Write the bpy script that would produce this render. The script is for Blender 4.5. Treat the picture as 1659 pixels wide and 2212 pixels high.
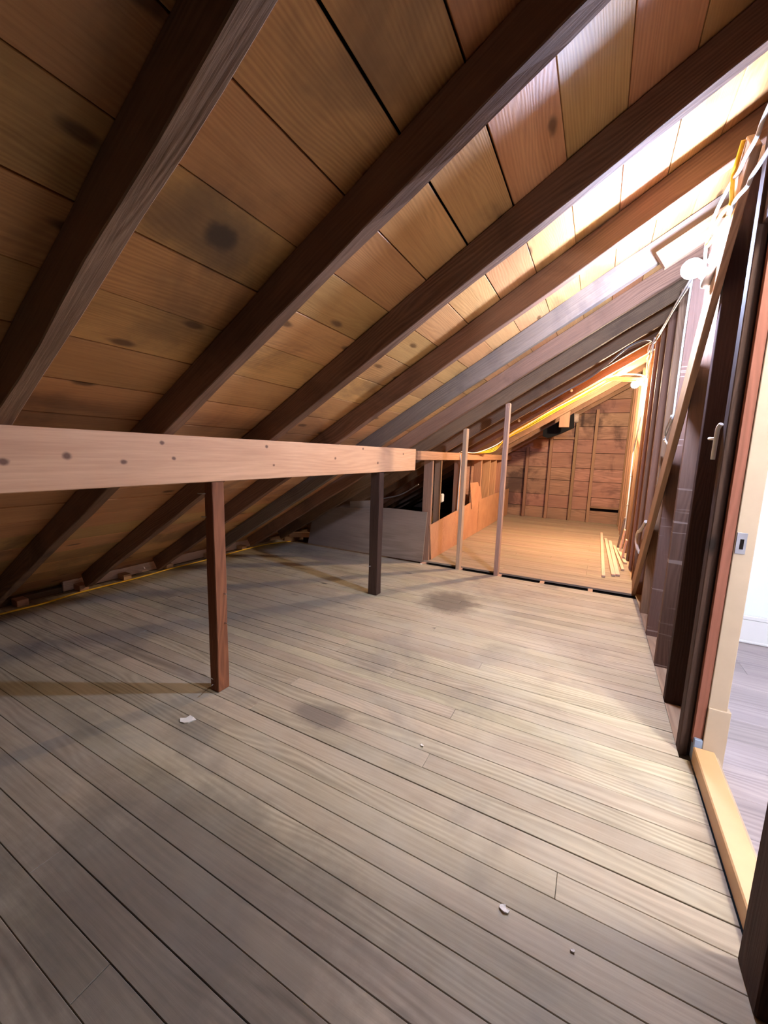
import bpy, bmesh, math, random
from mathutils import Vector, Matrix, noise
random.seed(7)
S = bpy.context.scene
for o in list(bpy.data.objects):
    bpy.data.objects.remove(o, do_unlink=True)
COL = S.collection

# ------------------------------------------------------------ camera
H = 1.2
def cam_axes(yaw, pitch, roll):
    cy, sy, cp, sp = math.cos(yaw), math.sin(yaw), math.cos(pitch), math.sin(pitch)
    f = Vector((sy*cp, cy*cp, sp)); r = Vector((cy, -sy, 0)); u = r.cross(f)
    return r*math.cos(roll)+u*math.sin(roll), -r*math.sin(roll)+u*math.cos(roll), f
R_, U_, F_ = cam_axes(math.radians(-27.85), math.radians(-8.35), math.radians(1.716))
cd = bpy.data.cameras.new('camera'); cam = bpy.data.objects.new('camera', cd); COL.objects.link(cam)
cam.matrix_world = Matrix(((R_.x, U_.x, -F_.x, 0), (R_.y, U_.y, -F_.y, 0), (R_.z, U_.z, -F_.z, H), (0, 0, 0, 1)))
cd.sensor_fit = 'HORIZONTAL'; cd.sensor_width = 36; cd.lens = 861.8/1659*36; cd.clip_start = .02
S.camera = cam

# ------------------------------------------------------------ world, exposure, light strengths
w = bpy.data.worlds.new('world'); S.world = w; w.use_nodes = True
w.node_tree.nodes['Background'].inputs[0].default_value = (.55, .65, .9, 1)
w.node_tree.nodes['Background'].inputs[1].default_value = .004
S.view_settings.view_transform = 'Standard'; S.view_settings.look = 'None'
S.view_settings.gamma = 1; S.view_settings.use_curve_mapping = False
S.view_settings.exposure = 1.84
COOL_BULB = (560, (.66, .81, 1.26))      # radiance, colour of the bulb beside the brace
WARM_BULB = (1250, (1.0, .76, .53))      # the bulb in the far bay
ROOM_LAMP = (112, (1.0, .94, .85))       # ceiling lamp of the next room
ROOM_LAMP2 = (260, (.95, .98, 1.05))    # standing lamp deeper in the next room

# ------------------------------------------------------------ helpers
def lin(r, g, b):
    f = lambda c: (c/255/12.92) if c/255 <= .04045 else ((c/255+.055)/1.055)**2.4
    return (f(r), f(g), f(b), 1)
def tag(o, label=None, cat=None, group=None, kind=None):
    if label: o['label'] = label
    if cat: o['category'] = cat
    if group: o['group'] = group
    if kind: o['kind'] = kind
    return o
def link(name, me, mat=None, parent=None, mw=None):
    o = bpy.data.objects.new(name, me); COL.objects.link(o)
    if mat is not None and me is not None and not me.materials: me.materials.append(mat)
    if mw is not None: o.matrix_world = mw
    if parent is not None:
        o.parent = parent
        o.matrix_parent_inverse = parent.matrix_world.inverted()
    return o
def empty(name, loc=(0, 0, 0)):
    o = bpy.data.objects.new(name, None); COL.objects.link(o)
    o.matrix_world = Matrix.Translation(loc); o.empty_display_size = .05
    return o
def frame(c, ex, ey):
    ex = Vector(ex).normalized(); ey = Vector(ey); ey = (ey-ex*ex.dot(ey)).normalized(); ez = ex.cross(ey)
    c = Vector(c)
    return Matrix(((ex.x, ey.x, ez.x, c.x), (ex.y, ey.y, ez.y, c.y), (ex.z, ey.z, ez.z, c.z), (0, 0, 0, 1)))
def smooth_none(me): return me
def box_mesh(L, W, T, bev=.002, seg=0, jit=0.0, seed=0):
    """box with its length on X; seg>0 cuts it along X and jitters the long edges like rough-sawn lumber"""
    bm = bmesh.new()
    n = max(1, seg)
    rings = []
    for i in range(n+1):
        x = -L/2+L*i/n
        r = []
        for (sy, sz) in ((-1, -1), (1, -1), (1, 1), (-1, 1)):
            dy = dz = 0
            if jit:
                dy = jit*noise.noise(Vector((x*2.3+seed*9.1, sy*3.3, sz*1.7)))*1.6
                dz = jit*noise.noise(Vector((x*3.1+seed*5.7, sy*1.9+7, sz*2.9)))*1.6
            r.append(bm.verts.new((x, sy*W/2+dy, sz*T/2+dz)))
        rings.append(r)
    for a, b in zip(rings, rings[1:]):
        for k in range(4):
            bm.faces.new((a[k], a[(k+1) % 4], b[(k+1) % 4], b[k]))
    bm.faces.new(rings[0][::-1]); bm.faces.new(rings[-1])
    bmesh.ops.recalc_face_normals(bm, faces=bm.faces)
    if bev > 0:
        es = [e for e in bm.edges if len(e.link_faces) == 2 and e.calc_face_angle(0) > 1.0]
        bmesh.ops.bevel(bm, geom=es, offset=bev, segments=1, affect='EDGES', clamp_overlap=True)
    me = bpy.data.meshes.new('board'); bm.to_mesh(me); bm.free()
    return me
def lumber(name, c, ex, ey, L, W, T, mat, parent=None, bev=.002, seg=0, jit=0, seed=0):
    """one board: length along ex, width along ey"""
    return link(name, box_mesh(L, W, T, bev, seg, jit, seed), mat, parent, frame(c, ex, ey))
def abox(name, x0, x1, y0, y1, z0, z1, mat, parent=None, bev=.0, axis=None):
    """axis-aligned board; its longest side becomes its grain direction"""
    d = (x1-x0, y1-y0, z1-z0); c = ((x0+x1)/2, (y0+y1)/2, (z0+z1)/2)
    a = d.index(max(d)) if axis is None else axis
    E = [(1, 0, 0), (0, 1, 0), (0, 0, 1)]
    b = (a+1) % 3; t = (a+2) % 3
    return link(name, box_mesh(d[a], d[b], d[t], bev), mat, parent, frame(c, E[a], E[b]))
def catmull(P, n=8):
    P = [Vector(p) for p in P]
    Q = [P[0]*2-P[1]]+P+[P[-1]*2-P[-2]]; out = []
    for i in range(1, len(Q)-2):
        for k in range(n):
            t = k/n; p0, p1, p2, p3 = Q[i-1:i+3]
            out.append(.5*((2*p1)+(-p0+p2)*t+(2*p0-5*p1+4*p2-p3)*t*t+(-p0+3*p1-3*p2+p3)*t**3))
    out.append(P[-1]); return out
def tube_mesh(P, r, sides=8, n=8, flat=1.0):
    pts = catmull(P, n) if len(P) > 2 else [Vector(P[0]), Vector(P[1])]
    bm = bmesh.new(); rings = []; prev = None
    for i, p in enumerate(pts):
        t = (pts[min(i+1, len(pts)-1)]-pts[max(i-1, 0)])
        if t.length < 1e-7: t = Vector((0, 0, 1))
        t.normalize()
        if prev is None:
            prev = t.orthogonal().normalized()
        u = (prev-t*prev.dot(t))
        if u.length < 1e-5: u = t.orthogonal()
        u.normalize(); v = t.cross(u); prev = u
        rr = r(i/(len(pts)-1)) if callable(r) else r
        rings.append([bm.verts.new(p+u*math.cos(2*math.pi*k/sides)*rr+v*math.sin(2*math.pi*k/sides)*rr*flat) for k in range(sides)])
    for a, b in zip(rings, rings[1:]):
        for k in range(sides):
            f = bm.faces.new((a[k], a[(k+1) % sides], b[(k+1) % sides], b[k])); f.smooth = True
    bm.faces.new(rings[0][::-1]); bm.faces.new(rings[-1])
    bmesh.ops.recalc_face_normals(bm, faces=bm.faces)
    me = bpy.data.meshes.new('tube'); bm.to_mesh(me); bm.free(); return me
def lathe_mesh(prof, sides=24):
    """profile of (radius, z)"""
    bm = bmesh.new(); rings = []
    for r, z in prof:
        rings.append([bm.verts.new((r*math.cos(2*math.pi*k/sides), r*math.sin(2*math.pi*k/sides), z)) for k in range(sides)])
    for a, b in zip(rings, rings[1:]):
        for k in range(sides):
            f = bm.faces.new((a[k], a[(k+1) % sides], b[(k+1) % sides], b[k])); f.smooth = True
    bm.faces.new(rings[0][::-1]); bm.faces.new(rings[-1])
    bmesh.ops.recalc_face_normals(bm, faces=bm.faces)
    me = bpy.data.meshes.new('lathe'); bm.to_mesh(me); bm.free(); return me

# ------------------------------------------------------------ materials
class NT:
    def __init__(s, name):
        s.m = bpy.data.materials.new(name); s.m.use_nodes = True; s.t = s.m.node_tree; s.t.nodes.clear()
        s.out = s.n('ShaderNodeOutputMaterial')
    def n(s, t, **k):
        nd = s.t.nodes.new(t)
        for a, b in k.items(): setattr(nd, a, b)
        return nd
    def l(s, a, b): s.t.links.new(a, b)
    def put(s, inp, v):
        if hasattr(v, 'links') or isinstance(v, bpy.types.NodeSocket): s.l(v, inp)
        else: inp.default_value = v
    def math(s, op, a, b=0.0, clamp=False):
        nd = s.n('ShaderNodeMath', operation=op, use_clamp=clamp); s.put(nd.inputs[0], a); s.put(nd.inputs[1], b); return nd.outputs[0]
    def vec(s, op, a, b):
        nd = s.n('ShaderNodeVectorMath', operation=op); s.put(nd.inputs[0], a); s.put(nd.inputs[1], b)
        return nd.outputs[1] if op in ('LENGTH', 'DISTANCE') else nd.outputs[0]
    def mix(s, f, a, b, mode='MIX'):
        nd = s.n('ShaderNodeMix', data_type='RGBA', blend_type=mode); s.put(nd.inputs[0], f); s.put(nd.inputs[6], a); s.put(nd.inputs[7], b); return nd.outputs[2]
    def ramp(s, f, stops):
        nd = s.n('ShaderNodeValToRGB'); e = nd.color_ramp.elements
        while len(e) < len(stops): e.new(.5)
        for k, (p, c) in enumerate(stops): e[k].position = p; e[k].color = c
        s.put(nd.inputs[0], f); return nd.outputs[0]
    def mr(s, v, a, b, c=0., d=1., smooth=True):
        nd = s.n('ShaderNodeMapRange'); nd.interpolation_type = 'SMOOTHSTEP' if smooth else 'LINEAR'
        s.put(nd.inputs[0], v)
        for i, q in enumerate((a, b, c, d)): nd.inputs[i+1].default_value = q
        return nd.outputs[0]
    def noise(s, v, scale, detail=4, rough=.55, dist=0.):
        nd = s.n('ShaderNodeTexNoise'); s.put(nd.inputs['Vector'], v); nd.inputs['Scale'].default_value = scale
        nd.inputs['Detail'].default_value = detail; nd.inputs['Roughness'].default_value = rough; nd.inputs['Distortion'].default_value = dist
        return nd.outputs[0]
    def scale(s, v, x, y, z):
        return s.vec('MULTIPLY', v, (x, y, z))

def wood(name, dark, light, var=.25, knots=.0, grain=1.0, rough=.75, bump=.25, stain=None, stain_amt=0, spots=(), wspots=(), lines=None, dust=None, spec=.3, knot_col=None, fig=.2):
    """grain runs on the object's own X axis; every object gets its own offset and tone"""
    t = NT(name)
    tc = t.n('ShaderNodeTexCoord'); oi = t.n('ShaderNodeObjectInfo'); geo = t.n('ShaderNodeNewGeometry')
    rnd = oi.outputs['Random']
    cx = t.n('ShaderNodeCombineXYZ')
    t.l(t.math('MULTIPLY', rnd, 37.), cx.inputs[0]); t.l(t.math('MULTIPLY', rnd, 61.), cx.inputs[1]); t.l(t.math('MULTIPLY', rnd, 23.), cx.inputs[2])
    p = t.vec('ADD', tc.outputs['Object'], cx.outputs[0])
    # cathedral figure: warped bands
    warp = t.noise(t.scale(p, .7, 4, 4), 1.4, 2, .45)
    wv = t.n('ShaderNodeTexWave', wave_type='BANDS', bands_direction='Y', wave_profile='SIN')
    pw = t.n('ShaderNodeVectorMath', operation='MULTIPLY_ADD')
    t.put(pw.inputs[0], warp); pw.inputs[1].default_value = (0, .22, 0); t.l(t.scale(p, .02, 1, 1), pw.inputs[2])
    t.l(pw.outputs[0], wv.inputs[0]); wv.inputs['Scale'].default_value = 22*grain; wv.inputs['Distortion'].default_value = 2.2
    wv.inputs['Detail'].default_value = 3; wv.inputs['Detail Scale'].default_value = 1.2
    fine = t.noise(t.scale(p, 2.2, 55, 55), 2.0, 5, .65)
    broad = t.noise(t.scale(p, .8, 5, 5), 1.2, 3, .5)
    gate0 = t.mr(t.noise(t.scale(p, .7, 3, 3), 1.0, 2, .5), .42, .62, .15, 1.0)
    wg = t.math('ADD', t.math('MULTIPLY', t.math('SUBTRACT', wv.outputs[1], .5), gate0), .5)
    f = t.math('ADD', t.math('MULTIPLY', wg, fig), t.math('MULTIPLY', fine, .42))
    f = t.math('ADD', f, t.math('MULTIPLY', broad, .68-fig))
    col = t.ramp(f, [(.25, dark), (.78, light)])
    hs = t.n('ShaderNodeHueSaturation'); t.l(col, hs.inputs['Color'])
    t.l(t.mr(rnd, 0, 1, 1-var, 1+var, False), hs.inputs['Value'])
    t.l(t.mr(t.math('FRACT', t.math('MULTIPLY', rnd, 7.3)), 0, 1, .488, .512, False), hs.inputs['Hue'])
    col = hs.outputs[0]
    kc = knot_col or tuple(c*.35 for c in dark[:3])+(1,)
    if knots > 0:
        vo = t.n('ShaderNodeTexVoronoi', voronoi_dimensions='2D'); t.l(t.scale(p, 1.6, 4.2, 4.2), vo.inputs['Vector']); vo.inputs['Scale'].default_value = 1.0
        dk = t.math('ADD', vo.outputs['Distance'], t.math('MULTIPLY', t.math('SUBTRACT', t.noise(p, 14, 2), .5), .06))
        m = t.mr(dk, .03, .085, 1, 0); gate = t.math('GREATER_THAN', t.math('FRACT', t.math('MULTIPLY', vo.outputs['Color'], 5.17)), 1-knots)
        col = t.mix(t.math('MULTIPLY', t.math('MULTIPLY', m, gate), .85), col, kc)
    if stain:
        sm = t.mr(t.noise(geo.outputs['Position'], 1.7, 5, .6, .5), .5, .68, 0, stain_amt)
        col = t.mix(sm, col, stain)
    if dust:
        dm = t.mr(t.noise(geo.outputs['Position'], 2.6, 6, .62, .3), .38, .78, 0.0, .6)
        col = t.mix(dm, col, dust)
    for (c, r, cc, amt) in spots:      # marks fixed on the object
        d = t.vec('LENGTH', t.vec('MULTIPLY', t.vec('SUBTRACT', tc.outputs['Object'], c), tuple(1/q for q in r)), (0, 0, 0))
        d = t.math('ADD', d, t.math('MULTIPLY', t.math('SUBTRACT', t.noise(tc.outputs['Object'], 40, 3), .5), .5))
        col = t.mix(t.mr(d, .35, 1, amt, 0), col, cc)
    for (c, r, cc, amt) in wspots:     # stains fixed in the place
        d = t.vec('LENGTH', t.vec('MULTIPLY', t.vec('SUBTRACT', geo.outputs['Position'], c), tuple(1/q for q in r)), (0, 0, 0))
        d = t.math('ADD', d, t.math('MULTIPLY', t.math('SUBTRACT', t.noise(geo.outputs['Position'], 7, 5, .65), .5), 1.2))
        col = t.mix(t.mr(d, .4, 1.1, amt, 0), col, cc)
    if lines:                           # pale plaster drips and saw lines across the piece
        ln = t.noise(t.scale(p, 16, .6, .6), 1.5, 3, .7)
        col = t.mix(t.mr(ln, .60, .66, 0, lines[1]), col, lines[0])
    b = t.n('ShaderNodeBsdfPrincipled'); t.l(col, b.inputs['Base Color'])
    b.inputs['Roughness'].default_value = rough; b.inputs['Specular IOR Level'].default_value = spec
    bp = t.n('ShaderNodeBump'); bp.inputs['Strength'].default_value = bump; bp.inputs['Distance'].default_value = .004
    t.l(t.math('ADD', fine, t.math('MULTIPLY', wv.outputs[1], .3)), bp.inputs['Height']); t.l(bp.outputs[0], b.inputs['Normal'])
    t.l(b.outputs[0], t.out.inputs[0]); return t.m
def plain(name, col, rough=.6, metal=0, nz=.0, spec=.5):
    t = NT(name); b = t.n('ShaderNodeBsdfPrincipled'); b.inputs['Roughness'].default_value = rough; b.inputs['Metallic'].default_value = metal
    b.inputs['Specular IOR Level'].default_value = spec
    if nz:
        tc = t.n('ShaderNodeTexCoord')
        f = t.noise(tc.outputs['Object'], 9, 5)
        t.l(t.ramp(f, [(.3, tuple(c*(1-nz) for c in col[:3])+(1,)), (.7, tuple(min(1, c*(1+nz)) for c in col[:3])+(1,))]), b.inputs['Base Color'])
    else: b.inputs['Base Color'].default_value = col
    t.l(b.outputs[0], t.out.inputs[0]); return t.m
def emit(name, strength, col):
    t = NT(name); e = t.n('ShaderNodeEmission'); e.inputs[0].default_value = tuple(col)+(1,); e.inputs[1].default_value = strength
    t.l(e.outputs[0], t.out.inputs[0]); return t.m

M = {}
M['sheath'] = wood('roof_board_wood', lin(170, 114, 62), lin(230, 174, 112), .18, .4, 1.3, .47, .15, lin(92, 62, 42), .5, spec=.42, fig=.14,
                   wspots=[((-.963, .822, 1.764), (.05, .055, .05), lin(30, 20, 16), .9), ((-.963, .8, 1.764), (.13, .2, .12), lin(96, 72, 58), .5)])
M['rafter'] = wood('rafter_wood', lin(84, 62, 46), lin(150, 116, 87), .12, .12, 1.0, .8, .3, lin(60, 42, 36), .4)
M['rafter_grey'] = wood('weathered_rafter_wood', lin(82, 70, 60), lin(140, 122, 106), .1, .1, 1.0, .85, .3, lin(70, 60, 58), .5)
M['pine'] = wood('pine_wood', lin(176, 128, 94), lin(222, 178, 140), .06, 0, .8, .6, .15)
M['beam'] = wood('beam_pine', lin(184, 126, 94), lin(230, 176, 138), .0, 0, .5, .6, .08, fig=.1, spots=[
    ((x-2.0, z-1.149, .02), (r*1.3, r, .2), lin(92, 56, 40), .85) for x, z, r in
    ((.71, 1.161, .016), (.889, 1.14, .013), (.548, 1.143, .015), (1.089, 1.154, .01), (1.041, 1.216, .011), (1.617, 1.217, .012), (1.669, 1.119, .009), (2.245, 1.158, .012), (2.831, 1.123, .014), (3.3, 1.2, .013), (2.6, 1.23, .012))])
M['post'] = wood('dark_post_wood', lin(92, 48, 34), lin(146, 88, 62), .1, .1, 1.2, .85, .5)
M['stud'] = wood('stud_wood', lin(116, 86, 64), lin(166, 128, 98), .12, .12, 1.0, .8, .3)
M['studline'] = wood('stud_wood_with_pale_saw_lines', lin(96, 74, 60), lin(142, 112, 92), .1, .05, 1.0, .8, .3, lines=(lin(196, 176, 162), .6))
M['darkstud'] = wood('dark_stud_wood', lin(46, 32, 27), lin(80, 56, 44), .12, .1, 1.0, .85, .4)  # darkened stud wood; shade of the studs before the bulb is in its colour
M['tall'] = wood('tall_stud_wood', lin(150, 116, 92), lin(200, 164, 134), .06, 0, 1.0, .75, .2)
M['floor'] = wood('worn_floor_wood', lin(118, 107, 87), lin(194, 179, 151), .09, .04, .6, .6, .1, fig=.2, stain=lin(112, 106, 98), stain_amt=.5, spec=.3, dust=lin(176, 168, 150),
                  wspots=[((-.98, 3.06, 0), (.28, .32, .2), lin(92, 80, 70), .75), ((-1.0, 1.36, 0), (.2, .1, .2), lin(96, 86, 78), .65), ((-.15, 1.6, 0), (.2, .12, .2), lin(140, 120, 104), .35), ((-2.2, 2.2, 0), (.9, .7, .2), lin(128, 122, 112), .5), ((-.9, .55, 0), (.7, .4, .2), lin(104, 94, 80), .55)])
M['farfloor'] = wood('far_floor_wood', lin(126, 110, 90), lin(178, 158, 130), .08, .02, .9, .6, .15)
M['farboard'] = wood('gable_board_wood', lin(116, 84, 68), lin(176, 134, 110), .12, .25, .8, .8, .3, lin(58, 42, 40), .7)
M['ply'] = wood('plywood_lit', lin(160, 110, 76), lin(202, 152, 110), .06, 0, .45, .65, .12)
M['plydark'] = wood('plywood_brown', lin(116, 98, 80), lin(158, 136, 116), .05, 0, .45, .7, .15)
M['scrap'] = wood('scrap_wood', lin(196, 154, 124), lin(236, 204, 176), .1, 0, 1, .7, .2)
M['dark'] = plain('dark_void', lin(26, 20, 18), .95, spec=.1)
M['subfloor'] = plain('dark_subfloor', lin(40, 32, 27), .95, nz=.3, spec=.1)
M['white'] = plain('white_wall_paint', lin(212, 218, 228), .6)
M['trim'] = plain('white_trim_paint', lin(206, 204, 206), .4)
M['cream'] = plain('cream_door_paint', lin(176, 154, 130), .5, nz=.05)
M['sill'] = plain('cream_sill_paint', lin(206, 164, 118), .45, nz=.05)
M['redraw'] = wood('bare_reddish_jamb_wood', lin(112, 64, 48), lin(146, 88, 72), .02, 0, .8, .7, .15)
M['laminate'] = wood('laminate_floor', lin(120, 108, 112), lin(172, 158, 160), .14, 0, .5, .35, .05, spec=.5)
M['wcable'] = plain('white_cable', lin(226, 224, 216), .45)
M['ycable'] = plain('yellow_cable', lin(232, 186, 40), .45)
M['gcable'] = plain('grey_cable', lin(140, 132, 124), .5)
M['porcelain'] = plain('white_porcelain', lin(232, 232, 228), .25)
M['steel'] = plain('steel', lin(150, 146, 150), .45, .9, nz=.2)
M['nail'] = plain('nail_steel', lin(190, 186, 180), .4, .9)
M['pipe'] = plain('black_iron_pipe', lin(52, 54, 58), .5, .3, nz=.3)
M['black'] = plain('plain_black', lin(14, 13, 13), .8, spec=.1)
M['paper'] = plain('paint_flake', lin(232, 226, 216), .7)
M['plasticw'] = plain('white_plastic', lin(226, 222, 210), .4)
M['insul'] = plain('dusty_insulation', lin(120, 104, 92), .95, nz=.4, spec=.05)
M['bluegrey'] = plain('blue_grey_paint', lin(128, 140, 160), .6, nz=.2)

# ------------------------------------------------------------ roof geometry
A = math.radians(30.88); TA, CA, SA = math.tan(A), math.cos(A), math.sin(A)
C0 = 2.199                       # height of the rafter undersides above x = 0
SL = Vector((CA, 0, SA)); NR = Vector((-SA, 0, CA))
DEP = .12                        # rafter depth
def roof_pt(x, y, d=0): return Vector((x, y, C0+TA*x))+NR*d
Y0, Y1 = -.9, 8.60
XE, XR = -3.62, 1.35

# floor: sub-floor slab and single boards
fl = tag(abox('floor', -3.78, .41, Y0, 4.0, -.16, -.023, M['subfloor']), kind='structure')
BW = .0832
k0 = math.floor((Y0-1.144)/BW)+1
rows = []
y = 1.144+k0*BW
while y < 4.02-.005:
    rows.append((y, min(y+BW, 4.02))); y += BW
def bd(xa, xb, ya, yb, mat, par, z=0, name='floor_board'):
    g = random.choice((.0004, .0006, .0008, .0012, .0022))
    dz = random.uniform(-.0012, .0006)
    return abox(name, xa+.0006, xb-.0006, ya+g, yb-random.uniform(.0006, .0016), z-.02, z+dz, mat, par, bev=.0012, axis=0)
for i, (ya, yb) in enumerate(rows):
    cuts = []
    if abs(yb-1.144) < .01: cuts = [.007]
    else:
        r = random.random()
        if r < .75: cuts = [-3.76+.406*random.choice((2, 3, 4, 5, 6, 7, 8))+.02]
        if r < .25: cuts = sorted({-3.74+.406*random.choice((2, 3)), -3.74+.406*random.choice((6, 7, 8))})
        if abs(ya-1.227) < .05: cuts = [-1.33]
    xs = [-3.76]+cuts+[.443 if yb < 1.925 else .408]
    for a, b in zip(xs, xs[1:]):
        ya2 = ya
        if abs(yb-1.144) < .01 and a < -1: pass
        bd(a, b, ya2, yb, M['floor'], fl)

# far floor, one step beyond the open slot
ff = tag(abox('floor_far', -1.66, .412, 4.125, 8.56, -.16, -.023, M['subfloor']), kind='structure')
y = 4.12
while y < 8.54:
    yb = min(y+BW, 8.56)
    c = [] if random.random() < .4 else [random.choice((-1.2, -.8, -.4, 0))]
    xs = [-1.655]+c+[.408]
    for a, b in zip(xs, xs[1:]): bd(a, b, y, yb, M['farfloor'], ff, .012)
    y = yb
tag(abox('floor_eave', -3.9, -1.66, 4.05, 8.56, -.2, -.1, M['insul']), kind='structure')
slot = tag(abox('trim_1', -3.78, .412, 4.0, 4.125, -.18, -.161, M['dark']), kind='structure')
for x in (-.377, .045, -.79, -1.21, -1.63): abox('joist_block', x-.02, x+.02, 4.022, 4.118, -.15, -.002, M['tall'], slot, bev=.001)

# roof deck and its boards
ce = tag(link('ceiling', box_mesh((XR+4.1)/CA, Y1-Y0, .02, 0), M['dark'], None, frame(roof_pt((XR-4.1)/2, (Y0+Y1)/2, DEP+.045), SL, (0, 1, 0))), kind='structure')
PITCH = .1708
RY = [.51, 1.035, 1.645, 2.25, 2.86, 3.42, 3.945, 4.55, 5.05, 5.63, 6.2, 6.8, 7.38, 7.97, -.1, -.7]
k = -8
while True:
    # seam positions refer to x on the board underside (offset plane)
    xs_hi = -.193-PITCH*k; xs_lo = xs_hi-PITCH
    k += 1
    if xs_hi < -3.98: break
    wid = PITCH/CA
    xm = (xs_hi+xs_lo)/2
    # a point of the plane offset DEP whose world x is xm
    s = Vector((xm, 0, C0+DEP/CA+TA*xm))
    js = sorted(random.sample([r+.025 for r in RY if 2 < r < 7.6], random.choice((1, 1, 2))))
    if js and random.random() < .4: js = [random.choice((-.075, 1.67))]+js
    js = [j for q, j in enumerate(js) if q == 0 or j-js[q-1] > .8]
    ys = [Y0]+js+[Y1]
    for a, b in zip(ys, ys[1:]):
        L = b-a-.003
        dn = random.uniform(0, .003)
        lumber('roof_board', s+Vector((0, (a+b)/2, 0))+NR*(.011+dn), (0, 1, 0), SL, L, wid-random.choice((.002, .003, .004, .006, .009)), .02, M['sheath'], ce, bev=.0015)

# rafters
ORD = ['nearest', 'second', 'third', 'fourth', 'fifth', 'sixth', 'seventh', 'eighth', 'ninth', 'tenth', 'eleventh', 'twelfth', 'thirteenth', 'fourteenth']
RLAB = ['dark brown roof rafter nearest the camera, at the top left', 'second roof rafter from the camera, wide dark face and tan underside',
        'third roof rafter from the camera, dark face with glossy pale boards beyond', 'fourth roof rafter from the camera, reddish brown, passing above the white bulb',
        'weathered grey roof rafter, fifth from the camera', 'pinkish brown roof rafter, sixth from the camera, just before the tall studs',
        'roof rafter that carries the tops of the two tall studs', 'first roof rafter behind the two tall studs', 'second roof rafter behind the two tall studs',
        'third roof rafter behind the two tall studs, just before the warm bulb', 'roof rafter with the yellow cables stapled along it', 'first roof rafter beyond the yellow cables',
        'second roof rafter beyond the yellow cables', 'last roof rafter, right against the gable boards']
for i, y in enumerate(RY):
    xlo, xhi = XE, XR
    L = (xhi-xlo)/CA
    mid = roof_pt((xlo+xhi)/2, y+.026, DEP/2)
    mat = M['rafter_grey'] if i == 4 else M['rafter']
    o = lumber('rafter', mid, SL, NR, L, DEP, .052, mat, None, .003, 40, .0045, i+3)
    if i < 14: tag(o, RLAB[i], 'rafter', 'roof rafters')
    else: tag(o, 'roof rafter behind the camera, '+('nearer' if i == 14 else 'farther')+' one, out of the picture', 'rafter', 'rafters out of the picture')
# short boards nailed beside the rafters near the bulb
o = lumber('scab_board', roof_pt(.33, 2.80, -.02), SL, NR,   .34, .10, .045, M['rafter'], None, .002)
tag(o, 'short tan board scabbed onto the grey rafter above the white bulb', 'board')
o = lumber('rafter_shim', roof_pt(.52, 1.63, -.012), SL, NR, .34, .03, .03, M['tall'], None, .002)
tag(o, 'pale shim strip under the third rafter at the top right corner', 'board')

# eave plate
tag(abox('trim_2', -3.98, -3.79, Y0, 8.56, -.16, .035, M['rafter']), kind='structure')
eb = [(1.652, .05), (2.41, .05), (3.362, .05), (1.25, .05), (2.0, .1), (2.9, .09)]
for i, (y, l) in enumerate(eb):
    o = abox('eave_block', -3.755, -3.66, y-.035, y+.035, .001, .05, M['pine'], bev=.003, axis=1)
    tag(o, 'small pale wood block under the eave cable, '+['second from the left edge', 'below the foot of the fourth rafter', 'nearest the brown plywood sheet', 'first from the left edge', 'third from the left edge', 'just right of the nearer post'][i], 'block', 'eave blocks')
o = abox('eave_board', -3.79, -3.765, 1.55, 3.55, 0.001, .085, M['scrap'], bev=.003)
tag(o, 'long tan strip of wood behind the cable at the foot of the roof', 'board')
o = lumber('scrap_board', (-3.5, 4.3, .05), (.9, .35, .04), (0, 0, 1), .45, .07, .03, M['pine'], None, .002)
tag(o, 'tan offcut lying in the dark eave left of the brown plywood', 'board')
ec = [(-3.56, .3, .011), (-3.575, 1.11, .012), (-3.56, 1.315, .014), (-3.61, 1.62, .012), (-3.595, 2.058, .014), (-3.625, 2.40, .012), (-3.61, 2.817, .014), (-3.64, 3.36, .012), (-3.61, 3.707, .014), (-3.50, 4.0, .012)]
tag(link('eave_cable', tube_mesh(ec, .007), M['ycable']), 'yellowish cable running along the floor edge under the eave', 'cable')

# ------------------------------------------------------------ beam and its posts
o = lumber('beam', (-1.571, 2.0-.03, 1.149), (0, 1, 0), (0, 0, 1), 3.16, .202, .044, M['beam'], None, .003)
o.matrix_world = frame((-1.571, 1.97, 1.149), (0, 1, 0), (0, 0, 1)); tag(o, 'long pale pine beam carried on two posts under the rafters', 'beam')
def post(x, y, w, d, h, mat, label, nails):
    t = empty('post', (x, y, 0))
    lumber('shaft', (x, y, h/2+.0005), (0, 0, 1), (1, 0, 0), h-.001, w, d, mat, t, .003, 16, .003, int(y*10))
    for (px, py, pz, dx, dy, dz) in nails:
        link('nail', tube_mesh([(px, py, pz), (px+dx, py+dy, pz+dz)], .0022, 6), M['nail'], t)
    return tag(t, label, 'post')
post(-1.581, 1.276, .060, .066, 1.046, M['post'], 'dark reddish brown post under the beam nearest the camera, bent nails at its foot',
     [(-1.59, 1.245, .06, -.05, -.03, .03), (-1.59, 1.245, .035, .035, -.04, .025), (-1.6, 1.245, .99, -.03, -.02, 0), (-1.6, 1.245, .88, -.02, -.012, 0), (-1.552, 1.29, .35, .022, 0, 0), (-1.552, 1.29, .5, .018, 0, .0)])
post(-1.600, 2.895, .085, .075, 1.046, M['darkstud'], 'darker post under the far end of the pale beam', [(-1.62, 2.86, .25, -.02, -.02, 0)])

# ------------------------------------------------------------ partition line: tall studs and plywood
def tall(x0, x1, y0, y1, ztop, label):
    o = abox('tall_stud', x0, x1, y0, y1, -.1, ztop, M['tall'], bev=.002); return tag(o, label, 'stud', 'tall free standing studs')
tall(-1.243, -1.205, 4.025, 4.105, 1.475, 'shorter of the two tall free standing studs, nearer the pale beam')
tall(-.84, -.80, 4.025, 4.105, 1.715, 'taller of the two free standing studs, in the middle of the opening')

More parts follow.
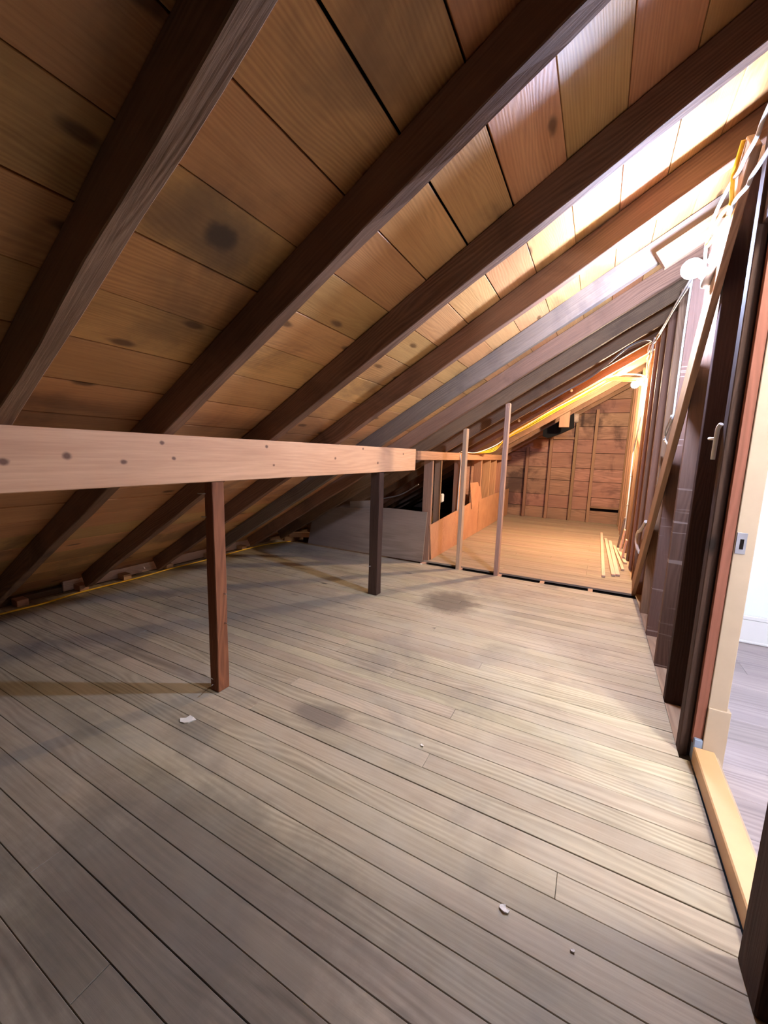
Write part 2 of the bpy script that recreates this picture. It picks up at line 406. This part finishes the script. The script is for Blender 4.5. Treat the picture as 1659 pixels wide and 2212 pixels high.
def sheet(name, P, t, nrm, mat):
    """thin panel from an outline in space"""
    bm = bmesh.new(); n = Vector(nrm).normalized()*t
    a = [bm.verts.new(Vector(p)) for p in P]; b = [bm.verts.new(Vector(p)+n) for p in P]
    bm.faces.new(a); bm.faces.new(b[::-1])
    for i in range(len(P)):
        j = (i+1) % len(P); bm.faces.new((a[i], b[i], b[j], a[j]))
    bmesh.ops.recalc_face_normals(bm, faces=bm.faces)
    me = bpy.data.meshes.new(name); bm.to_mesh(me); bm.free()
    return link(name, me, mat)
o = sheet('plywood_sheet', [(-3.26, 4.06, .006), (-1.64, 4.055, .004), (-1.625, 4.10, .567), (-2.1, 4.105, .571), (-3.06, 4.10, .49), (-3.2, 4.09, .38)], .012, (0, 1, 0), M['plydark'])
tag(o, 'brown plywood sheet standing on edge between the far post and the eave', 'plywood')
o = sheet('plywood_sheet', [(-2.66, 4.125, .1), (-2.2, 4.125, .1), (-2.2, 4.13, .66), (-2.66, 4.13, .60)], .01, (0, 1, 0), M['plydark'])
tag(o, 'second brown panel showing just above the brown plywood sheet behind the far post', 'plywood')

# far knee wall on the left
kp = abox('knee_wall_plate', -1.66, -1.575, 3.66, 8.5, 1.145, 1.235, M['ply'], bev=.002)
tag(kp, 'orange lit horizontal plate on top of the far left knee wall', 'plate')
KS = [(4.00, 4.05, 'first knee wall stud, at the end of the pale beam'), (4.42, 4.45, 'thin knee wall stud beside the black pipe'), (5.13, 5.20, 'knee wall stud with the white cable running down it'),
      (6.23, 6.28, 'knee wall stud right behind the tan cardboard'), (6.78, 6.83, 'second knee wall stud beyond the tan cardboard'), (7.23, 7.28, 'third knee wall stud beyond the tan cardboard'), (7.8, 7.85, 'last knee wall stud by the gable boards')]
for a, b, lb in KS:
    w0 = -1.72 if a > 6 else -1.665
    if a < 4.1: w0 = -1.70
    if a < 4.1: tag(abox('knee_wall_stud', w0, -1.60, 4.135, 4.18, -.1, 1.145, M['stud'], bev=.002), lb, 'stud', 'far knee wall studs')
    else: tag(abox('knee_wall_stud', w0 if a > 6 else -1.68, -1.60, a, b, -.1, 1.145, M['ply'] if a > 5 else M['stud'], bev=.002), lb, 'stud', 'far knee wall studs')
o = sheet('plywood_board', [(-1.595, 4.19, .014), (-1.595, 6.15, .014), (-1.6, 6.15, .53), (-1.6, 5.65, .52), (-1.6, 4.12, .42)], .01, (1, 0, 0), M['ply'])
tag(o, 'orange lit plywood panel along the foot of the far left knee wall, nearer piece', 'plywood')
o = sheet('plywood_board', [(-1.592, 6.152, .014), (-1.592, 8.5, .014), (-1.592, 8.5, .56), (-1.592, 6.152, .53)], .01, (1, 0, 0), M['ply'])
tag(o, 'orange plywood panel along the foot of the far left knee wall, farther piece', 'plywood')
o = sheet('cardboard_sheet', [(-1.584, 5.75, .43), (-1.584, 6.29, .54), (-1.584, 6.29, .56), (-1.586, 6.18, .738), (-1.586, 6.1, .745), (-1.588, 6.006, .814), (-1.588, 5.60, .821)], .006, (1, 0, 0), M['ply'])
tag(o, 'tan sheet with a notched corner leaning on the knee wall above the plywood', 'board')
for i, (y, z0, z1) in enumerate(((6.35, .5, 1.14), (6.55, .5, 1.14), (6.93, .5, 1.14), (7.06, .5, 1.14), (7.4, .5, 1.14), (7.6, .5, 1.14), (8.0, .5, 1.14), (8.2, .5, 1.14))):
    pass
kb = tag(abox('wall_left', -1.80, -1.785, 5.95, 8.52, -.1, 1.30, M['farboard']), kind='structure')
o = abox('junction_box', -1.665, -1.63, 4.56, 4.66, .63, .735, M['plasticw'], bev=.012, axis=2)
tag(o, 'small white plastic box on the stud beside the black pipe', 'box')
o = link('vent_pipe', tube_mesh([(-2.05, 5.22, -.1), (-2.05, 5.22, 1.19)], .055, 16), M['pipe']); tag(o, 'black vertical iron pipe in the dark eave behind the knee wall', 'pipe')
for i, (a, b) in enumerate((((-1.95, 4.75, .0), (-1.72, 4.6, .68)), ((-1.9, 4.95, .0), (-1.74, 4.7, .62)), ((-2.5, 4.6, .6), (-1.85, 4.35, .85)))):
    o = link('loose_wire', tube_mesh([a, ((a[0]+b[0])/2+.03, (a[1]+b[1])/2, (a[2]+b[2])/2-.03), b], .008, 6), M['gcable'] if i else M['ycable'])
    tag(o, ['yellow wire dangling below the white box', 'grey wire dangling below the white box', 'grey wire crossing the dark eave left of the knee wall'][i], 'cable')
for i in range(5):
    y = 4.5+i*.8
    tag(abox('ceiling_joist', -3.7, -1.72, y, y+.045, -.1, .03, M['darkstud'], bev=.002), 'dark joist across the unfloored far eave, '+['first', 'second', 'third', 'fourth', 'fifth'][i]+' behind the brown plywood', 'joist', 'joists in the far eave')

# ------------------------------------------------------------ gable wall
wf = tag(abox('wall_far', -4.0, 1.3, 8.575, 8.6, -.2, 3.0, M['dark']), kind='structure')
zs = [-.02, .235, .487, .784, 1.027, 1.32, 1.58, 1.812, 2.056, 2.3, 2.55]
for a, b in zip(zs, zs[1:]):
    lo = max(-3.8, (max(a, 0)-2.30)/TA); xs = sorted([lo, .46]+([random.choice((-.86, -.41))] if random.random() < .5 else []))
    for p, q in zip(xs, xs[1:]):
        if a == .235 and q > .4:      # this course has slipped and leaves a slot
            abox('gable_board', p, -.06, 8.552, 8.572, a+.003, b-.004, M['farboard'], wf, bev=.002, axis=0)
            abox('gable_board', -.055, q, 8.545, 8.572, .30, b-.004, M['farboard'], wf, bev=.002, axis=0)
        else: abox('gable_board', p, q-.003, 8.552+random.uniform(-.004, .004), 8.574, a+.003, b-.004, M['farboard'], wf, bev=.002, axis=0)
GS = [(-1.265, 'leftmost stud on the gable boards'), (-.84, 'second stud from the left on the gable boards'), (-.41, 'third stud from the left on the gable boards'), (-.09, 'rightmost stud on the gable boards, above the dark slot')]
for x, lb in GS:
    tag(abox('gable_stud', x-.025, x+.025, 8.46, 8.547, .014, C0+TA*(x-.03)-.01, M['stud'], bev=.002), lb, 'stud', 'gable studs')
o = abox('ledge_strip', -.06, .40, 8.50, 8.543, .29, .325, M['stud'], bev=.002, axis=0); tag(o, 'short ledge strip above the dark slot in the gable boards', 'board')
o = abox('gable_header', -.81, -.44, 8.49, 8.545, 1.57, 1.61, M['stud'], bev=.002, axis=0); tag(o, 'short cross piece between two gable studs below the black shape', 'board')
o = abox('hanging_block', -.604, -.458, 6.95, 7.0, 1.69, 1.96, M['stud'], bev=.002); tag(o, 'short wood block hanging from a rafter before the gable boards', 'block')
o = sheet('black_shape', [(-.86, 7.2, 1.56), (-.78, 7.2, 1.53), (-.60, 7.2, 1.60), (-.40, 7.2, 1.70), (-.42, 7.2, 1.93), (-.62, 7.2, 1.80), (-.86, 7.2, 1.66)], .08, (0, 1, 0), M['black'])  # black object of unclear kind, built as a plain angular shape
tag(o, 'black angular shape under the rafter beside the hanging wood block', 'flap')
o = link('duct_scrap', lathe_mesh([(.001, -.07), (.05, -.07), (.056, -.03), (.052, 0), (.057, .03), (.05, .07), (.001, .07)], 14), M['insul'], None, Matrix.Translation((-.40, 7.35, 1.86)))
tag(o, 'dusty grey lump beside the hanging wood block', 'insulation')

# ------------------------------------------------------------ right wall
WX = .41
wr = tag(abox('wall_right', .506, .522, 1.95, 8.56, -.02, 2.49, M['farboard']), kind='structure')
z = .03
while z < 2.46:
    abox('lath', .497, .506, 1.95, 8.55, z, z+.034, M['studline'], wr, bev=0, axis=1); z += .0445
tag(abox('baseboard_right', .412, .50, 1.95, 8.55, -.10, -.012, M['tall']), kind='structure')
RS = [2.34, 2.75, 3.23, 3.70, 4.22, 4.68, 5.14, 5.6, 6.06, 6.5, 7.0, 7.5, 8.0, 8.46]
RSL = ['first right wall stud beyond the doorway framing, near black', 'second right wall stud beyond the doorway, with pale lines', 'third right wall stud beyond the doorway, white cable down its edge', 'fourth right wall stud beyond the doorway, behind the foot of the brace',
       'right wall stud just beyond the foot of the diagonal brace', 'right wall stud above the white flexible conduit', 'right wall stud under the cable tangle', 'bright right wall stud that carries the warm bulb',
       'right wall stud with the stapled white cable', 'right wall stud one bay beyond the stapled white cable', 'right wall stud beside the far ends of the loose sticks', 'right wall stud two bays from the gable', 'right wall stud one bay from the gable', 'right wall stud in the corner with the gable']
for i, (y, lb) in enumerate(zip(RS, RSL)):
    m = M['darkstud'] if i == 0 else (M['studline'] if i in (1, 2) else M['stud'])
    x1 = .495
    tag(lumber('wall_stud', ((WX+x1)/2, y+.022, (2.435-.012)/2-.0), (0, 0, 1), (1, 0, 0), 2.435+.012, x1-WX, .044, m, None, .002), lb, 'stud', 'right wall studs')
# diagonal brace on the face of the studs
p0, p1 = Vector((.39, 4.165, .06)), Vector((.39, 2.06, 2.37))
e = (p1-p0).normalized()
o = lumber('diagonal_brace', (p0+p1)/2+Vector((0, .0, .0)), p1-p0, (0, 1, 1), (p1-p0).length, .15, .03, M['tall'], None, .003); tag(o, 'long diagonal brace board nailed across the right wall studs', 'brace')

# doorway: framing, jamb, sill
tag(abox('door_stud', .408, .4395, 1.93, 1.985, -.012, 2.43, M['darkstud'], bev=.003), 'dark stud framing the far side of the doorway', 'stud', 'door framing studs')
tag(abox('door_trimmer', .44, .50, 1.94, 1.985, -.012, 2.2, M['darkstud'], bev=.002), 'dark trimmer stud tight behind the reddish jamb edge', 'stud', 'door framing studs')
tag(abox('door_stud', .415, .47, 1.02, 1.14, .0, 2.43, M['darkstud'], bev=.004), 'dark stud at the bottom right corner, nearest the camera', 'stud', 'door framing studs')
d1 = tag(empty('door_1', (.5, 1.5, 0)), kind='structure')
abox('jamb_edge', .443, .4745, 1.903, 1.93, .075, 2.02, M['redraw'], d1, .001)
abox('jamb', .475, .534, 1.898, 1.93, .07, 2.02, M['cream'], d1, .002)
abox('plinth_block', .475, .546, 1.892, 1.925, .0, .245, M['cream'], d1, .002)
abox('corner_block', .446, .474, 1.89, 1.93, .0, .10, M['bluegrey'], d1, .003, 2)
abox('sill', .446, .515, 1.14, 1.89, .0, .068, M['sill'], d1, .004)
abox('sill_nosing', .5155, .528, 1.14, 1.89, .0, .05, M['cream'], d1, .003)
sp = abox('strike_plate', .478, .508, 1.8955, 1.8978, .87, .95, M['steel'], d1, .0005)
abox('latch_hole', .489, .500, 1.8945, 1.8955, .888, .926, M['dark'], sp, 0)
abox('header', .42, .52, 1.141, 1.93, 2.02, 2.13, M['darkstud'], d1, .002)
abox('near_jamb', .475, .54, 1.10, 1.1395, 0, 2.128, M['cream'], d1, .002)
tag(abox('wall_door', .50, .52, 1.10, 1.95, 2.13, 2.49, M['farboard']), kind='structure')
tag(abox('wall_right_near', .50, .52, Y0, 1.10, -.02, 2.49, M['farboard']), kind='structure')
for i, y in enumerate((.55, .1, -.35, -.8)):
    tag(abox('wall_stud', .41, .495, y, y+.045, 0, 2.43, M['stud'], bev=.002), 'right wall stud beside the camera, '+['first', 'second', 'third', 'fourth'][i]+' before the doorway, out of the picture', 'stud', 'studs out of the picture')
tag(abox('floor_gap', .446, .50, Y0, 1.14, -.1, -.012, M['subfloor']), kind='structure')
bpy.data.objects['floor_gap'].name = 'trim_3'

# small white fitting on the door stud
t = empty('door_hook', (.40, 2.0, 1.28))
link('bar', tube_mesh([(.402, 1.986, 1.350), (.397, 2.0, 1.335), (.397, 2.01, 1.30), (.397, 2.015, 1.215)], .008, 8), M['plasticw'], t)
link('peg', tube_mesh([(.397, 2.012, 1.295), (.385, 2.06, 1.298)], .006, 8), M['plasticw'], t)
tag(t, 'white plastic hook fixed to the dark doorway stud', 'hook')

# ------------------------------------------------------------ next room
fr = tag(abox('floor_room', .53, 3.0, Y0, 3.45, -.06, -.02, M['subfloor']), kind='structure')
y = Y0; i = 0
while y < 3.45:
    yb = min(y+.19, 3.45)
    c = [.53, 1.35+random.uniform(-.5, .6), 3.0]
    for a, b in zip(c, c[1:]): abox('laminate_plank', a+.0005, b-.0005, y+.0005, yb-.0005, -.02, -.001, M['laminate'], fr, .0008, 0)
    y = yb
tag(abox('wall_room_back', .523, 3.0, 3.45, 3.5, -.02, 2.45, M['white']), kind='structure')
tag(abox('wall_room_right', 3.0, 3.05, Y0, 3.5, -.02, 2.45, M['white']), kind='structure')
tag(abox('wall_room_near', .523, 3.0, Y0-.05, Y0, -.02, 2.45, M['white']), kind='structure')
tag(abox('wall_room_left', .523, .53, 1.94, 3.45, -.02, 2.42, M['white']), kind='structure')
tag(abox('ceiling_room', .523, 3.05, Y0, 3.5, 2.45, 2.48, M['white']), kind='structure')
bb = tag(abox('baseboard_room', .54, 3.0, 3.432, 3.45, .0, .16, M['trim'], bev=.003, axis=0), kind='structure')
abox('baseboard_cap', .54, 3.0, 3.425, 3.449, .161, .19, M['trim'], bb, .005, 0)
abox('shoe_mould', .54, 3.0, 3.415, 3.431, .0, .02, M['trim'], bb, .006, 0)
t = empty('floor_lamp', (2.15, -.4, 0))
link('base', lathe_mesh([(.001, 0), (.14, 0), (.14, .02), (.02, .03), (.001, .03)]), M['steel'], t, Matrix.Translation((2.15, -.4, 0)))
link('pole', tube_mesh([(2.15, -.4, .03), (2.15, -.4, 1.5)], .012, 10), M['steel'], t)
link('globe', lathe_mesh([(.001, -.06), (.035, -.05), (.06, -.02), (.06, .02), (.035, .05), (.001, .06)]), emit('floor_lamp_glow', *ROOM_LAMP2), t, Matrix.Translation((2.15, -.4, 1.56)))
tag(t, 'standing lamp deep in the next room, out of the picture', 'lamp')
t = empty('ceiling_lamp', (.95, 1.27, 2.45))
link('base', lathe_mesh([(.001, 0), (.09, 0), (.09, -.02), (.07, -.035), (.001, -.035)]), M['porcelain'], t, Matrix.Translation((.95, 1.27, 2.448)))
link('globe', lathe_mesh([(.001, -.09), (.05, -.08), (.085, -.05), (.095, -.01), (.08, .03), (.06, .05), (.001, .05)]), emit('room_lamp_glow', *ROOM_LAMP), t, Matrix.Translation((.95, 1.27, 2.36)))
tag(t, 'ceiling lamp of the next room, out of the picture', 'lamp')

# ------------------------------------------------------------ bulbs
def bulb(base, centre, em, r, label):
    t = empty('bulb_fixture', base)
    b, c = Vector(base), Vector(centre); ax = (c-b); d = ax.length; ax.normalize()
    mw = frame(b, ax.orthogonal(), ax.cross(ax.orthogonal())); z = mw.to_3x3() @ Vector((0, 0, 1))
    if z.dot(ax) < 0: mw = frame(b, ax.cross(ax.orthogonal()), ax.orthogonal())
    link('lamp_holder', lathe_mesh([(.001, 0), (.052, 0), (.054, .012), (.04, .022), (.026, .03), (.024, d-r*1.25), (.001, d-r*1.25)]), M['porcelain'], t, mw)
    prof = [(.001, d-r*1.35), (.013, d-r*1.35), (.016, d-r*1.1), (r*.7, d-r*.72)]
    for k in range(9):
        a = -.78+(math.pi/2+.78)*k/8
        prof.append((max(.001, r*math.cos(a)), d+r*math.sin(a)))
    link('glass', lathe_mesh(prof), em, t, mw)
    return tag(t, label, 'light bulb')
bulb((.374, 2.385, 2.03), (.297, 2.41, 2.085), emit('cool_bulb_glow', *COOL_BULB), .043, 'glaring cool white bulb in a porcelain holder beside the diagonal brace')
bulb((.405, 5.72, 2.12), (.30, 5.80, 2.11), emit('warm_bulb_glow', *WARM_BULB), .043, 'glowing warm bulb on the far right wall below the rafters')

# ------------------------------------------------------------ cables
def cable(P, r, mat, label, name='cable'):
    return tag(link(name, tube_mesh(P, r), M[mat]), label, 'cable')
cable([(.37, 1.60, 2.33), (.368, 1.849, 2.314), (.366, 1.904, 2.287), (.366, 2.029, 2.30), (.366, 2.094, 2.297), (.366, 2.258, 2.325), (.366, 2.411, 2.335), (.364, 2.478, 2.32), (.36, 2.56, 2.25), (.36, 2.52, 2.12)], .007, 'wcable', 'white cable arching over the cool bulb up to the top right corner')
cable([(.366, 2.10, 2.40), (.362, 2.147, 2.346), (.362, 2.171, 2.32), (.362, 2.16, 2.263), (.36, 2.13, 2.20), (.36, 2.248, 2.233), (.36, 2.387, 2.251), (.36, 2.53, 2.262), (.36, 2.54, 2.225), (.36, 2.358, 2.19), (.362, 2.141, 2.17)], .008, 'ycable', 'yellow cable looping just above the cool bulb')
cable([(.366, 1.6, 2.13), (.362, 1.769, 2.14), (.362, 1.875, 2.153), (.362, 1.917, 2.146), (.362, 2.063, 2.182), (.362, 2.118, 2.172), (.362, 2.27, 2.149), (.362, 2.45, 2.12)], .007, 'wcable', 'white cable crossing the brace right above the cool bulb')
cable([(.402, 3.20, 2.35), (.401, 3.225, 2.074), (.401, 3.23, 1.897), (.401, 3.232, 1.64), (.401, 3.24, 1.494), (.40, 3.40, 1.417), (.40, 3.50, 1.357), (.40, 3.36, 1.325), (.40, 3.24, 1.308)], .006, 'wcable', 'white cable down a stud edge ending in a small loop by the brace')
cable([(.39, 3.215, 1.5), (.385, 3.36, 1.42), (.395, 3.44, 1.37), (.397, 3.34, 1.33), (.40, 3.24, 1.30)], .005, 'wcable', 'second strand of the small white loop by the brace')
cable([(.38, 2.9, 2.26), (.385, 3.596, 2.321), (.385, 4.007, 2.338), (.38, 4.5, 2.36), (.385, 4.938, 2.41), (.385, 5.1, 2.37), (.385, 5.5, 2.39), (.385, 5.562, 2.25), (.39, 5.45, 2.15)], .007, 'wcable', 'white cable running along the top of the right wall to the warm bulb')
cable([(.372, 3.0, 2.22), (.378, 3.7, 2.29), (.375, 4.1, 2.30), (.378, 4.7, 2.34), (.37, 5.0, 2.36), (.36, 5.15, 2.30), (.37, 5.3, 2.33), (.375, 5.6, 2.36)], .006, 'gcable', 'grey cable sagging along the top of the right wall')
cable([(.365, 4.75, 2.37), (.35, 4.95, 2.30), (.345, 5.1, 2.33), (.35, 5.05, 2.38), (.36, 4.85, 2.34), (.37, 4.9, 2.27), (.38, 5.2, 2.24), (.39, 5.45, 2.12)], .007, 'wcable', 'knot of white cable hanging at the tangle before the warm bulb')
cable([(-.75, 5.0, 1.73), (-.45, 4.98, 1.91), (-.138, 4.9, 2.08), (.115, 4.45, 2.215), (.26, 4.6, 2.32), (.36, 4.93, 2.385), (.385, 5.2, 2.36)], .009, 'gcable', 'grey flexible conduit arching below the rafters to the cable tangle')
# yellow bundle along a rafter (its underside and near face)
def rp(x, y, d): return tuple(roof_pt(x, y, d))
YB = 6.19
for i in range(3):
    q = .019*i
    P = [(.37, 5.9, 2.16+q), (.20, 6.12, 2.21+q), rp(.05, YB-.004, .004+q)]+[rp(x, YB-.002-.002*(i % 2), .008+q+.005*math.sin(x*9+i*2)) for x in (-.1, -.35, -.65, -.95, -1.2)]+[rp(-1.42, YB-.02, -.02-q), (-1.53, 5.7+.1*i, 1.245), (-1.6, 5.45+.1*i, 1.243)]
    cable(P, .0075, 'ycable', ['lowest yellow cable of the bundle stapled along the rafter', 'middle yellow cable of the bundle stapled along the rafter', 'uppermost yellow cable of the bundle stapled along the rafter'][i])
P = [(.395, 5.85, 2.17), (.38, 5.88, 2.22), (.25, 6.0, 2.27), rp(.1, YB-.006, .045)]+[rp(x, YB-.004, .045+.006*math.sin(x*7)) for x in (-.1, -.35, -.65, -.95, -1.15)]+[rp(-1.38, YB-.05, .0), (-1.52, 5.6, 1.25), (-1.59, 5.2, 1.255), (-1.61, 5.1, 1.243), (-1.57, 5.02, 1.2), (-1.565, 5.03, 1.14), (-1.585, 5.1, 1.05), (-1.59, 5.09, .8), (-1.59, 5.08, .47)]
cable(P, .0075, 'wcable', 'white cable along the rafter above the yellow bundle, dropping down the knee wall')
vc = cable([(.402, 5.80, 1.75), (.398, 6.0, 1.55), (.398, 6.3, 1.34), (.398, 6.28, 1.0), (.398, 6.22, .663), (.398, 6.22, .08)], .008, 'wcable', 'white cable stapled down the right wall below the warm bulb')
for z, y in ((1.36, 6.29), (1.0, 6.28), (.62, 6.22), (.25, 6.22)):
    abox('staple', .386, .41, y-.012, y+.012, z-.003, z+.003, M['nail'], vc, .001)
o = cable([(.40, 3.97, .70), (.385, 4.12, .60), (.382, 4.31, .547), (.382, 4.36, .473), (.385, 4.25, .42), (.395, 4.1, .40)], .014, 'plasticw', 'white ribbed conduit bulging out beside the foot of the brace')
for i, (x, d) in enumerate(((-.35, .05), (-.95, .05))):
    tag(link('cable_clip', lathe_mesh([(.001, 0), (.018, 0), (.018, .01), (.008, .02), (.001, .02)], 12), M['porcelain'], None, frame(roof_pt(x, 5.62, .06), (1, 0, 0), (0, 0, 1))), ['white porcelain knob on a rafter face, upper one', 'white porcelain knob on a rafter face, lower one'][i], 'knob')

# ------------------------------------------------------------ loose sticks by the right wall
ST = [((.152, 7.3), (.154, 4.55), .045, 'straight pale stick lying farthest from the right wall'), ((.205, 6.8), (.246, 4.65), .05, 'second stick from the left on the far floor'),
      ((.257, 6.65), (.285, 4.68), .055, 'bright middle stick lying on the far floor'), ((.30, 6.3), (.343, 4.95), .04, 'fourth stick from the left on the far floor'), ((.34, 6.15), (.385, 5.3), .05, 'stick nearest the right wall on the far floor')]
for i, (a, b, wd, lb) in enumerate(ST):
    a3, b3 = Vector((a[0], a[1], .024)), Vector((b[0], b[1], .024))
    tag(lumber('stick', (a3+b3)/2, b3-a3, (1, 0, 0), (b3-a3).length, wd*.75, .02, M['scrap'], None, .002), lb, 'stick', 'loose sticks on the far floor')
for i, (y, x, h) in enumerate(((6.25, .385, .42), (5.95, .39, .3), (5.55, .395, .24))):
    tag(lumber('offcut', (x-.02, y, h/2+.02), (.09, -.03, .9), (0, 1, 0), h, .09, .018, M['scrap'] if i else M['rafter_grey'], None, .002), ['grey board end leaning on the right wall behind the sticks', 'short pale offcut leaning on the right wall, middle one', 'short pale offcut leaning on the right wall, nearest one'][i], 'board', 'leaning offcuts')
# flakes on the floor
def flake(c, R, lab, seed):
    rnd = random.Random(seed); bm = bmesh.new(); n = 9; top = []; bot = []
    for k in range(n):
        a = 2*math.pi*k/n; r = R*rnd.uniform(.45, 1.15)
        top.append(bm.verts.new((math.cos(a)*r, math.sin(a)*r*.75, .0035+rnd.uniform(0, .003)))); bot.append(bm.verts.new((math.cos(a)*r*.95, math.sin(a)*r*.7, .0005)))
    bm.faces.new(top); bm.faces.new(bot[::-1])
    for k in range(n): bm.faces.new((top[k], bot[k], bot[(k+1) % n], top[(k+1) % n]))
    bmesh.ops.recalc_face_normals(bm, faces=bm.faces)
    me = bpy.data.meshes.new('flake'); bm.to_mesh(me); bm.free()
    return tag(link('paint_flake', me, M['paper'], None, Matrix.Translation((c[0], c[1], .0005))), lab, 'flake', 'flakes on the floor')
flake((-1.50, 1.035), .04, 'largest white flake, on the floor below the nearer post', 1)
flake((-.111, .965), .014, 'small white flake on the near boards at the bottom right', 2)
flake((.058, .955), .006, 'tiny white flake near the bottom right corner', 3)
flake((-.535, 1.415), .009, 'tiny pale chip in the middle of the near floor', 4)
flake((-1.62, 3.98), .015, 'pale chip at the foot of the brown plywood sheet', 5)
